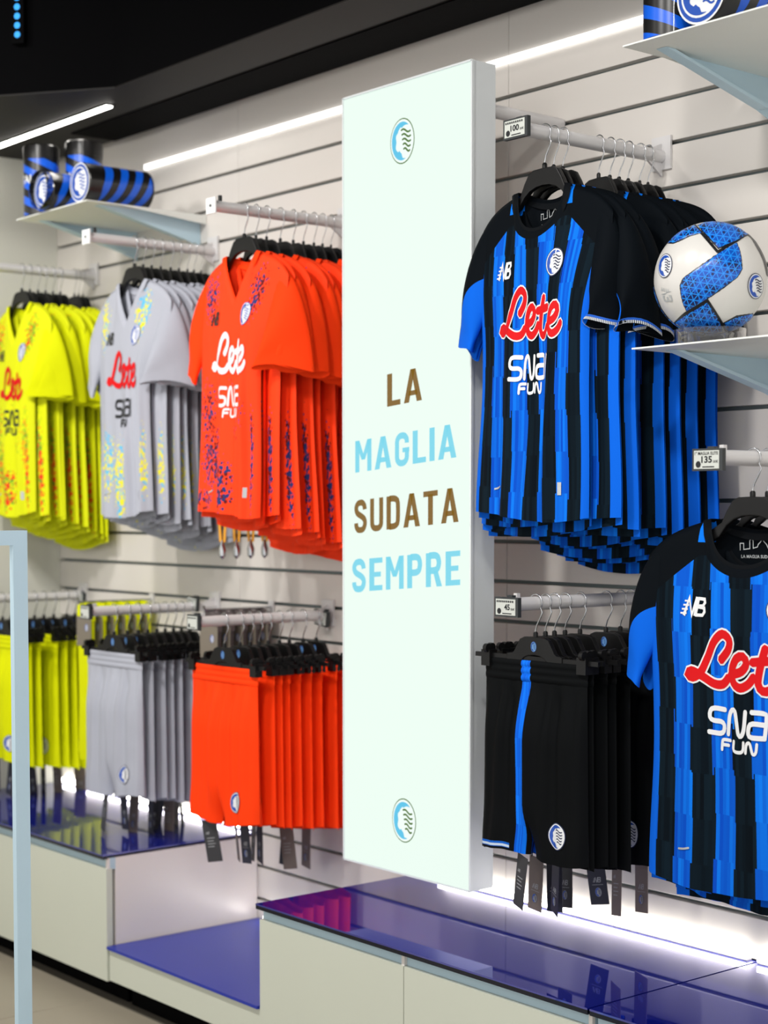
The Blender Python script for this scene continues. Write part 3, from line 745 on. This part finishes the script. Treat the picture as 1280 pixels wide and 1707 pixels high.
def jersey_row(kind, colname, X, z, ys, W, seed, front_amp, Wb=None, rz0=0, nfold=3.0, flare=0, k=1.0, fw=0.0, grow=.14, sl0=1.0, kb=None, zs=1.0):
    kb = kb or k
    protos = []
    rnd = random.Random(seed)
    for i, y in enumerate(ys):
        if i == 0: t = make_jersey(kind, W, .034, seed, front_amp, True, nfold, flare, k, fw, sl0)
        elif len(protos) < 3: t = make_jersey(kind, Wb or W, .014, seed + 11 * i, .0085, False, 3.6, flare, kb, fw, .75); protos.append(t)
        else: t = copy_tree(protos[i % 3])
        rz = rz0 if i == 0 else math.radians(rnd.uniform(-6, 5))
        lab = 'foremost %s jersey at the front of its rail' % colname if i == 0 else '%s jersey, %s from the front of its rail' % (colname, ORD[i])
        dz = rnd.uniform(-.004, .004) if i else 0
        t.location = (X + (rnd.uniform(-.006, .006) if i else 0), y, Z(z) - .073 - .043 + dz); t.rotation_euler = (0, 0, rz)
        g = i / max(1, len(ys) - 1); t.scale = (1 + .04 * g, min(1, (2.936 - y) / .118), zs * (1 + grow * g))
        tag(t, lab, 'jersey', '%s jerseys on one rail' % colname)
        hh = place_hanger(HG, 'h', (X, y, Z(z) - .073), rz, 'black plastic hanger holding the %s %s jersey from the front' % (ORD[i], colname), 'hangers of the %s jerseys' % colname)
        hh.scale = (1 if i == 0 else .93, 1 if i == 0 else .72 * t.scale.y, 1)
def spread(ys, gap, last):
    out = []
    for y in ys: out.append(max(y, out[-1] + gap) if out else y)
    return [min(y, last - gap * (len(ys) - 1 - i)) for i, y in enumerate(out)]
jersey_row('striped', 'blue and black striped', RX['blue'], .797, [2.561, 2.588, 2.616, 2.728, 2.764, 2.794, 2.824, 2.862, 2.890], .205, 3, .012, .220, math.radians(-2), k=.72, sl0=.1, kb=1.0)
jersey_row('orange', 'bright orange', RX['orange'], .797, [2.594, 2.632, 2.667, 2.713, 2.757, 2.792, 2.828, 2.858, 2.888], .200, 21, .012, .195, k=.45, fw=1, kb=.7)
jersey_row('grey', 'pale grey', RX['grey'], .797, [2.652, 2.682, 2.712, 2.744, 2.779, 2.809, 2.840, 2.864, 2.890], .205, 35, .012, .20, k=.45, fw=1, kb=.7, grow=.11)
jersey_row('yellow', 'fluorescent yellow', RX['yellow'], .797, [2.660, 2.690, 2.720, 2.748, 2.776, 2.804, 2.858, 2.874, 2.892], .205, 49, .012, .20, k=.45, fw=1, kb=.7, grow=.13)
jersey_row('striped', 'large near blue and black striped', RX['elite'], .094, [2.595, 2.640, 2.690], .262, 64, .007, .255, 0, 2.2, flare=-.035, grow=.06, zs=1.03)

# ------------------------------------------------------------------ shorts with swing tags
class Shorts:
    def __init__(s, seed, W=.150, T=.030, L=.385, amp=.008):
        r = random.Random(seed); s.ph = [r.uniform(0, 6.28) for _ in range(8)]; s.W, s.T, s.L, s.amp = W, T, L, amp
    def pt(s, a, v, back):
        b = abs(a); leg = sst(v, .70, .95)
        pr = (math.sqrt(max(0, 1 - a * a)) * (1 - leg) + math.sqrt(max(0, 1 - (2 * b - 1) ** 2)) * leg)
        T = .006 + (s.T - .006) * sst(v, 0, .35)
        w = s.W * (1 + .045 * v); gap = .010 * sst(v, .82, 1)
        x = a * w + math.copysign(gap * (1 - b), a if a else 1)
        k = 3 if back else 0
        f = s.amp * sst(v, 0, .15) * (math.sin(21 * a + s.ph[k] + .8 * v) * .75 * (1 - .65 * v) + .4 * math.sin(34 * a + s.ph[2]) * max(0, 1 - 1.8 * v) + math.sin(7.5 * a + s.ph[k + 1] - v) * .6) * (1 - b ** 6) * (1 - leg * (1 - min(1, 4 * b * .5)))
        y = (-T * pr + f) if not back else (T * pr + f)
        z = -s.L * v + (-.006 if back else 0) - .012 * v * math.sin(3 * a + s.ph[5]) * .6 - (.02 * v * (b - .5) * (-1 if b > 0 else 1)) * .3
        return Vector((x, y, z))
    def surf(s, a, v, l):      # a in -1..1, v given as metres down
        p = s.pt(a, -v / s.L, False); return (p.x, p.y - .0008 - l, p.z)
    def body(s, mat, parent):
        verts, faces, uvs = [], [], []; NA, NV = 18, 24; n = NV + 1
        for half in (-1, 1):
            for back in (False, True):
                b = len(verts)
                for i in range(NA + 1):
                    a = half * max(1e-5, i / NA)
                    for j in range(NV + 1):
                        verts.append(s.pt(a, j / NV, back)); uvs.append((a, j / NV))
                for i in range(NA):
                    for j in range(NV):
                        q = (b + i * n + j, b + i * n + j + 1, b + (i + 1) * n + j + 1, b + (i + 1) * n + j)
                        faces.append(q if (half > 0) != back else q[::-1])
        o = raw('shorts_body', verts, faces, mat, parent, True, uvs)
        bm = bmesh.new(); bm.from_mesh(o.data); bmesh.ops.remove_doubles(bm, verts=bm.verts, dist=.0003); bm.to_mesh(o.data); bm.free()
        return o
    def band(s, mat, parent, H=.046):
        verts, faces, uvs = [], [], []; NA, NV = 60, 12
        for j in range(NV + 1):
            v = j / NV
            for i in range(NA):
                th = 2 * PI * i / NA; a = math.cos(th)
                r = .0035 * abs(math.sin(3 * PI * v)) ** .6 + .0012 * math.sin(34 * th)
                verts.append(((s.W + .001 + r * .4) * a, (.0075 + r) * math.sin(th) * 1.0, H * .93 - H * v)); uvs.append((a, v * .5))
        for j in range(NV):
            for i in range(NA): faces.append((j * NA + i, (j + 1) * NA + i, (j + 1) * NA + (i + 1) % NA, j * NA + (i + 1) % NA))
        return raw('waistband', verts, faces, mat, parent, True, uvs)
def side_stripe():
    n = NT('black_shorts_fabric', .7, Specular_IOR_Level=.08); uv, a, v = n.uv()
    wn = n.white(n.comb(n.m('FLOOR', n.m('MULTIPLY', a, 60.0)), n.m('FLOOR', n.m('MULTIPLY', v, 6.0))))
    st = n.m('LESS_THAN', n.m('ABSOLUTE', n.m('ADD', a, .13)), .085)
    c = n.mix(st, (.0022, .0028, .0034, 1), n.mix(wn, (.003, .09, .6, 1), (.005, .19, .9, 1)))
    left = n.m('LESS_THAN', a, -.30)
    c = n.mix(n.m('MULTIPLY', left, n.m('GREATER_THAN', v, .955)), c, lin((20, 92, 190)))
    c = n.mix(n.m('MULTIPLY', left, n.m('LESS_THAN', n.m('ABSOLUTE', n.m('SUBTRACT', v, .975)), .007)), c, lin((190, 205, 220)))
    c = n.mix(n.m('MULTIPLY', left, n.m('GREATER_THAN', v, .986)), c, (.0022, .0028, .0034, 1))
    weave(n); return n.color(c)
F_SHB = side_stripe()
def swing_tag(parent, x, z, mat, tilt, style, y=-.008):
    c = box('hang_tag', -.0235, .0235, -.0006, .0006, -.098, .02, mat, parent, .0003)
    c.location = (x, y, z); c.rotation_euler = (random.uniform(-.1, .1), tilt, random.uniform(-.5, .5))
    dc = Decal()
    if style == 0:
        maker_mark(dc, -.010, .010, -.050, -.039, 0, 0); dc.rect(-.014, .014, -.0555, -.0545, 0, 0); dc.crest(0, -.071, .0085, .0105, 1, 0, 2)
    else:
        maker_mark(dc, -.016, -.004, -.020, -.013, 0, 0)
        for k in range(4): dc.rect(-.014, .010 - .004 * (k % 2), -.032 - .008 * k, -.030 - .008 * k, 0, 0)
    dc.build('tag_print', front(-.0006), [P_GREY, P_NAVY, P_BLUE], c, base=.0003)
SHF = dict(black=(F_SHB, F_SHB), orange=(F_ORP, F_ORP), grey=(F_GRP, F_GRP), yellow=(F_YEP, F_YEP))
def shorts_row(kind, colname, X, z, ys, seed, wid=.150):
    rnd = random.Random(seed); protos = []
    for i, y in enumerate(ys):
        if i < 3:
            t = thing('football_shorts', 'x', 'shorts'); S = Shorts(seed + i * 5, wid, .030 if i == 0 else .017, amp=.0095 if i == 0 else .006)
            S.body(SHF[kind][0], t); S.band(SHF[kind][1], t)
            dc = Decal(); dc.crest(.56, -.322, .155, .029, 0, 1, 2); dc.build('crest', S.surf, [P_NAVY, P_WHITE, P_BLUE], t)
            if i: protos.append(t)
        else: t = copy_tree(protos[i % 2])
        if i < 3 or True:
            for ch in [c for c in t.children if c.name.startswith('hang_tag')]:
                for g in list(ch.children): D.objects.remove(g)
                D.objects.remove(ch)
            tm_ = (TAGK, TAGN, TAGB, TAGN, TAGK, TAGB, TAGN, TAGB, TAGK)[i % 9]
            swing_tag(t, rnd.uniform(-.06, .02) + (.03 if i % 2 else -.02), -.400 - rnd.uniform(0, .012) * 1, tm_, rnd.uniform(-.22, .22), 1 if i in (0, 5) else 0)
        rz = math.radians(rnd.uniform(-3, 3)) if i else math.radians(2)
        t.location = (X, y, Z(z) - .073 - .095); t.rotation_euler = (0, 0, rz); t.scale = (1 + .04 * i / 8, 1, 1 + .11 * i / 8)
        lab = 'foremost %s shorts at the front of their rail' % colname if i == 0 else '%s shorts, %s from the front of their rail' % (colname, ORD[i])
        tag(t, lab, 'shorts', '%s shorts on one rail' % colname)
        h = place_hanger(CH, 'c', (X, y, Z(z) - .073), rz, 'black clip hanger holding the %s %s shorts from the front' % (ORD[i], colname), 'clip hangers of the %s shorts' % colname)
shorts_row('black', 'black', RX['bs'], -.208, [2.562, 2.592, 2.620, 2.653, 2.701, 2.785, 2.833, 2.870], 5)
shorts_row('orange', 'orange', RX['os'], -.31, [2.576, 2.628, 2.662, 2.693, 2.724, 2.763, 2.797, 2.846, 2.893], 8)
shorts_row('grey', 'pale grey', RX['gs'], -.31, [2.572, 2.618, 2.655, 2.690, 2.722, 2.752, 2.782, 2.811, 2.842], 12)
shorts_row('yellow', 'yellow', RX['ys'], -.31, [2.624, 2.656, 2.688, 2.745, 2.781, 2.819, 2.870, 2.903], 16)

# ------------------------------------------------------------------ sock packs and lanyards on pegs
def peg(label, X, z, y0):
    t = thing('wall_peg', label, 'peg', (X, WY - .011, Z(z)))
    tube('pin', [(0, 0, 0), (0, y0 - WY + .011, 0), (0, y0 - WY + .005, .012)], .004, CHROME, t, 8); box('peg_plate', -.014, .014, -.004, 0, -.02, .02, RAILM, t, .001); return t
SOCKD = plain_fab('dark_sock_knit', lin((92, 84, 84))); CARD = paint('sock_card', (120, 112, 100), .6)
def sock_pack(label, group, X, y, z, sock, top, H):
    t = thing('sock_pack', label, 'socks', (X, y, Z(z)), 0, group)
    bm = bmesh.new()
    n = 8
    prof = [(-.042, -.012), (-.044, -.05), (-.040, -H * .6), (-.046, -H + .03), (-.035, -H), (.030, -H), (.043, -H + .03), (.038, -H * .6), (.043, -.05), (.042, -.012), (.02, .002), (-.02, .002)]
    prism('sock', prof, -.007, .007, sock, t, .003)
    prism('sock_cuff', [(-.046, -.045), (.046, -.045), (.044, .004), (.018, .014), (-.018, .014), (-.044, .004)], -.0085, .0085, top, t, .002)
    c = box('header_card', -.046, .046, -.0095, -.0088, -.125, -.030, CARD, t, .0002)
    dc = Decal(); dc.crest(.018, -.065, .010, .012, 0, 1, 2); dc.build('card_print', front(-.0095), [P_BLUE, P_WHITE, P_BLUE], c, base=.0003)
peg('short steel peg behind the grey shorts carrying yellow socks', -4.76, -.305, 2.665)
for i in range(6): sock_pack('yellow socks with grey card behind the grey shorts, %s from the front' % ORD[i], 'yellow sock packs on one peg', -4.76, 2.69 + .042 * i, -.322, F_YEP, F_YEP, .50)
peg('short steel peg behind the orange shorts carrying dark socks', -4.08, -.30, 2.70)
for i in range(5): sock_pack('dark grey socks with card behind the orange shorts, %s from the front' % ORD[i], 'dark sock packs on one peg', -4.08, 2.72 + .045 * i, -.318, SOCKD, SOCKD, .30)
GOLD = paint('gold_ribbon', (226, 160, 44), .5); 
peg('short steel peg behind the orange jerseys carrying gold lanyards', -4.02, .235, 2.70)
for i in range(4):
    t = thing('lanyard', 'gold ribbon lanyard below the jersey sleeves, %s from the front' % ORD[i], 'lanyard', (-4.02, 2.72 + .05 * i, Z(.235)), 0, 'gold lanyards on one peg')
    for s in (-1, 1):
        prism('ribbon', [(s * .002 - .006, .004), (s * .002 + .006, .004), (s * .026 + .006 - s * .0, -.17), (s * .006 + .007, -.335), (s * .006 - .006, -.335), (s * .026 - .006, -.17)], -.0008 + s * .002, .0008 + s * .002, GOLD, t)
    lathe('clasp', [(.001, -.385), (.010, -.375), (.011, -.355), (.006, -.34), (.004, -.330), (.001, -.328)], CHROME, t, 12)

# ------------------------------------------------------------------ shelves with gift tubes and the ball
def shelf(label, x0, x1, y0, zt, drop=.075):
    t = thing('wall_shelf', label, 'shelf', ((x0 + x1) / 2, WY - .011, Z(zt))); hx = (x1 - x0) / 2; d = WY - .011 - y0
    box('board', -hx, hx, -d, 0, -.003, 0, SHELF, t, .0006)
    for s in (-1, 1):
        prism('side_lip', [(-d * .72, -.003), (0, -.003), (0, -.028)], s * hx - (.003 if s > 0 else 0), s * hx + (0 if s > 0 else .003), SHELF, t, axis='X')
        prism('bracket', [(-d * .86, -.003), (0, -.003), (0, -drop - .02), (-.06, -drop)], s * (hx - .035) - .0015, s * (hx - .035) + .0015, SHELFB, t, axis='X')
    v = [(-hx + .035, -d * .86, -.0045), (hx - .035, -d * .86, -.0045), (hx - .035, -.06, -drop + .0), (-hx + .035, -.06, -drop)]
    prism('under_tray', [(-d * .86, -.0035), (-d * .80, -.0035), (-.05, -drop + .006), (-.05, -drop), (-.06, -drop)], -hx + .035, -hx + .060, SHELFB, t, axis='X')
    prism('under_tray', [(-d * .86, -.0035), (-d * .80, -.0035), (-.05, -drop + .006), (-.05, -drop), (-.06, -drop)], hx - .060, hx - .035, SHELFB, t, axis='X')
    return t
shelf('metal wall shelf at upper left carrying four gift tubes', -4.875, -4.425, 2.515, .915)
shelf('metal wall shelf at the upper right corner carrying gift tubes', -2.280, -1.78, 2.50, .913)
shelf('metal wall shelf at right carrying the football', -2.250, -1.78, 2.50, .316)
def swirl():
    n = NT('gift_tube_swirl', .3); n.b.inputs['Coat Weight'].default_value = .4
    uv, th, v = n.uv()
    s = n.m('SINE', n.m('ADD', n.m('ADD', n.m('MULTIPLY', th, 2.0), n.m('MULTIPLY', v, 118.0)), n.m('MULTIPLY', n.m('SINE', n.m('ADD', th, n.m('MULTIPLY', v, 9.0))), 1.5)))
    f = n.m('GREATER_THAN', s, 0.0)
    return n.color(n.mix(f, lin((20, 19, 19)), lin((14, 96, 224))))
SWIRL = swirl()
def gift_tube(label, loc, lying, r=.056, H=.225, letters=True, rz=0):
    t = thing('gift_tube', label, 'gift tube', loc, rz, 'striped gift tubes'); 
    n = 40; verts, faces, uvs = [], [], []
    zs = [0, .03, .06, .09, .12, H * .80]
    for z in zs:
        for k in range(n + 1): a = 2 * PI * k / n; verts.append((r * math.cos(a), r * math.sin(a), z)); uvs.append((a, z))
    for i in range(len(zs) - 1):
        for k in range(n): faces.append((i * (n + 1) + k, i * (n + 1) + k + 1, (i + 1) * (n + 1) + k + 1, (i + 1) * (n + 1) + k))
    parts = [raw('printed_body', verts, faces, SWIRL, t, True, uvs),
             lathe('lid', [(r + .0015, H * .80), (r + .0015, H - .004), (r - .002, H), (0.0001, H)], TUBEK, t, n),
             lathe('base_cap', [(0.0001, 0), (r - .001, .0), (r + .0012, .002), (r + .0012, .006)], TUBEK, t, n)]
    if letters:
        dc = Decal(); R = r + .0004
        add_text(dc, 'ATALANTA', -.09, H * .46, .09, .026, 0, 0, .03)
        b = len(dc.v)
        parts.append(dc.build('lettering', lambda u, v, l: ((R + l) * math.cos(-PI / 2 + .75 + u / r), (R + l) * math.sin(-PI / 2 + .75 + u / r), v), [P_WHITE], t))
    dc = Decal(); dc.crest(0, 0, r * .99, r * .99, 0, 1, 2)
    if lying:
        dc = Decal(); dc.disc(0, 0, r * 1.0, r * 1.0, 1, 0, 36); dc.disc(0, 0, r * .93, r * .93, 2, 1, 36); dc.crest(0, 0, r * .86, r * .86, 2, 1, 2, 2)
        parts.append(dc.build('crest_disc', lambda u, v, l: (u, v, H + l), [P_BLACK, P_WHITE, P_BLUE], t))
        R = Matrix.Rotation(PI / 2, 4, 'X')         # lid faces the shop
        for p in parts: p.data.transform(Matrix.Translation((0, H / 2, r + .0015)) @ R)
    return t
SH = Z(.9155)
gift_tube('upright striped gift tube at the left end of left shelf', (-4.815, 2.575, SH), False)
gift_tube('upright striped gift tube behind the two lying tubes', (-4.715, 2.672, SH), False, .058, .235)
gift_tube('short lying gift tube with crest on its end, left of pair', (-4.672, 2.555, SH + .001), True, .058, .10, False)
gift_tube('long lying gift tube with crest on its end, right of pair', (-4.487, 2.640, SH + .001), True, .058, .225, False)
SH2 = Z(.9135)
gift_tube('upright striped gift tube at upper right corner', (-2.216, 2.572, SH2), False, .056)
gift_tube('lying gift tube with crest end at upper right corner', (-2.092, 2.625, SH2 + .001), True, .059, .225, False)

# ball on its clear ring
BC = Vector((-2.137, 2.602, Z(.449))); BR = .110
WHB = NT('white_ball_skin', .32); WHB.bump(WHB.noise(WHB.obj(), 38, 1), .18, .004); WHB = WHB.color(lin((205, 203, 199)))
def tri_blue(e1, e2):
    n = NT('blue_ball_panel', .3); o = n.obj(); fl = []; line = 1.0
    for k in range(3):
        a = .35 + k * PI / 3; d = (e1 * math.cos(a) + e2 * math.sin(a)) / .0115
        v = n.t.nodes.new('ShaderNodeVectorMath'); v.operation = 'DOT_PRODUCT'; n.link(o, v.inputs[0]); v.inputs[1].default_value = d
        q = n.m('ADD', v.outputs['Value'], .5 * (k == 2) + 20.0)
        line = n.m('MINIMUM', line, n.m('ABSOLUTE', n.m('SUBTRACT', n.m('FRACT', q), .5))); fl.append(n.m('FLOOR', q))
    cell = n.white(n.comb(*fl))
    c = n.mix(n.m('GREATER_THAN', n.m('ADD', cell, n.m('MULTIPLY', n.noise(o, 16, 1), 1.2)), 1.25), lin((10, 78, 178)), lin((10, 28, 84)))
    return n.color(n.mix(n.m('LESS_THAN', line, .075), c, lin((26, 134, 230))))
ball = thing('football', 'white and blue football standing on a clear ring', 'ball', (BC.x, BC.y, BC.z - BR))
bm = bmesh.new(); bmesh.ops.create_uvsphere(bm, u_segments=64, v_segments=40, radius=BR, matrix=Matrix.Translation((0, 0, BR))); bm_obj('white_skin', bm, WHB, ball, smooth=True)
# local axes of the side seen in the photograph
e3 = (Vector((0, 0, EYE)) - BC).normalized(); e1 = Vector((0, 0, 1)).cross(e3).normalized(); e2 = e3.cross(e1)
BLB = tri_blue(e1, e2)
def bp(px, py, l, flip=1):
    x = (px - 746) / 503; y = -(py - 668) / 503; rr = math.hypot(x, y)
    if rr > .996: x, y = x / rr * .996, y / rr * .996
    zc = math.sqrt(max(0, 1 - x * x - y * y))
    d = (e1 * x + e2 * y + e3 * zc); 
    if flip < 0: d = Vector((-d.x, -d.y, d.z))
    return Vector((0, 0, BR)) + d * (BR + l)
PAN = [[(490, 720), (520, 655), (640, 575), (810, 455), (965, 365), (990, 430), (1003, 500), (1010, 590), (970, 660), (850, 745), (720, 835), (620, 895), (545, 940), (515, 880), (497, 800)],
       [(628, 200), (690, 175), (760, 168), (840, 176), (920, 198), (1000, 238), (1068, 290), (960, 345), (812, 405), (720, 300)],
       [(372, 345), (410, 300), (470, 255), (540, 218), (600, 198), (665, 270), (560, 292), (480, 325), (430, 345)],
       [(440, 1045), (540, 975), (630, 925), (718, 872), (780, 960), (832, 1055), (850, 1130), (760, 1165), (680, 1165), (580, 1140), (500, 1095)],
       [(868, 1055), (980, 1003), (1110, 983), (1128, 1010), (1100, 1050), (1040, 1090), (940, 1130), (890, 1130)],
       [(244, 720), (252, 800), (290, 905), (350, 1000), (430, 1075), (400, 1062), (330, 995), (275, 905), (246, 800)]]
def on_ball(name, poly, mat, l, flip=1, sub=3, grow=0):
    c = Vector((sum(p[0] for p in poly) / len(poly), sum(p[1] for p in poly) / len(poly)))
    P = [Vector(p) for p in poly]
    if grow: P = [p + (p - c).normalized() * grow for p in P]
    Q = []
    for i in range(len(P)):
        a, b = P[i], P[(i + 1) % len(P)]
        for k in range(4): Q.append(a.lerp(b, k / 4))
    rings = 8; v = []; f = []
    for r in range(rings + 1):
        for q in Q: pp = c.lerp(q, r / rings); v.append(bp(pp.x, pp.y, l if r < rings else l - .0012, flip))
    n = len(Q)
    for r in range(rings):
        for k in range(n): f.append((r * n + k, r * n + (k + 1) % n, (r + 1) * n + (k + 1) % n, (r + 1) * n + k))
    return raw(name, v, f, mat, ball, True)
SEAM = paint('ball_seam_black', (12, 14, 20), .35)
for flip in (1, -1):
    for p in PAN:
        if flip < 0 and p is PAN[5]: continue
        on_ball('seam_edge', p, SEAM, .0010, flip, grow=15); on_ball('blue_panel', p, BLB, .0022, flip)
for seam in ([(600, 195), (680, 290), (805, 440)], [(805, 440), (960, 350), (1072, 292), (1150, 400), (1210, 520), (1245, 650)], [(430, 1060), (540, 955), (720, 850)], [(720, 850), (790, 960), (850, 1060), (900, 1150)]):
    dc = Decal(); dc.ribbon(seam, 24, 0, 0, True, 14); dc.build('seam', lambda u, v, l: bp(u, v, .0008), [SEAM], ball)
for cx, cy, rx, ry, rot in ((355, 545, 62, 106, .12), (1130, 740, 68, 112, -.05)):
    dc = Decal(); dc.crest(0, 0, rx, ry, 0, 1, 2)
    dc.build('crest', lambda u, v, l: bp(cx + u * math.cos(rot) + v * math.sin(rot), cy - v * math.cos(rot) + u * math.sin(rot), .0004 + l), [P_NAVY, P_WHITE, P_BLUE], ball, gap=.0004)
dc = Decal(); maker_mark(dc, -62, 62, -38, 38, 0, 0); dc.build('maker_mark', lambda u, v, l: bp(368 + u * .25 + v * 1.0, 800 + u * 1.0 - v * .1, .0006), [P_SILV], ball)
rg = thing('ball_ring', 'clear acrylic ring under the football', 'stand', (BC.x, BC.y, Z(.3165)))
lathe('outer_wall', [(.066, 0), (.069, 0), (.070, .033), (.067, .033), (.066, 0)], GLASS, rg, 48)
lathe('seat', [(.036, .004), (.041, .004), (.047, .0255), (.044, .026), (.036, .004)], GLASS, rg, 48)
lathe('web', [(.036, .0), (.066, .0), (.066, .004), (.036, .004), (.036, 0)], GLASS, rg, 48)

# ------------------------------------------------------------------ free-standing frame at the left
fx, fy = -3.10, 1.585
fr = thing('floor_frame', 'pale blue grey rectangular tube frame standing on the floor', 'frame', (fx, fy, 0))
ht = Z(-.047)
box('post', -.016, 0, 0, .032, 0, ht, STEELB, fr, .001); box('post', -.016, 0, -.95, -.918, 0, ht, STEELB, fr, .001)
box('top_bar', -.016, 0, -.918, 0, ht - .030, ht, STEELB, fr, .001); box('bottom_bar', -.016, 0, -.918, 0, 0.02, .05, STEELB, fr, .001)
for y in (.0, -.95): box('foot', -.25, .23, y, y + .032, 0, .012, STEELB, fr, .001)
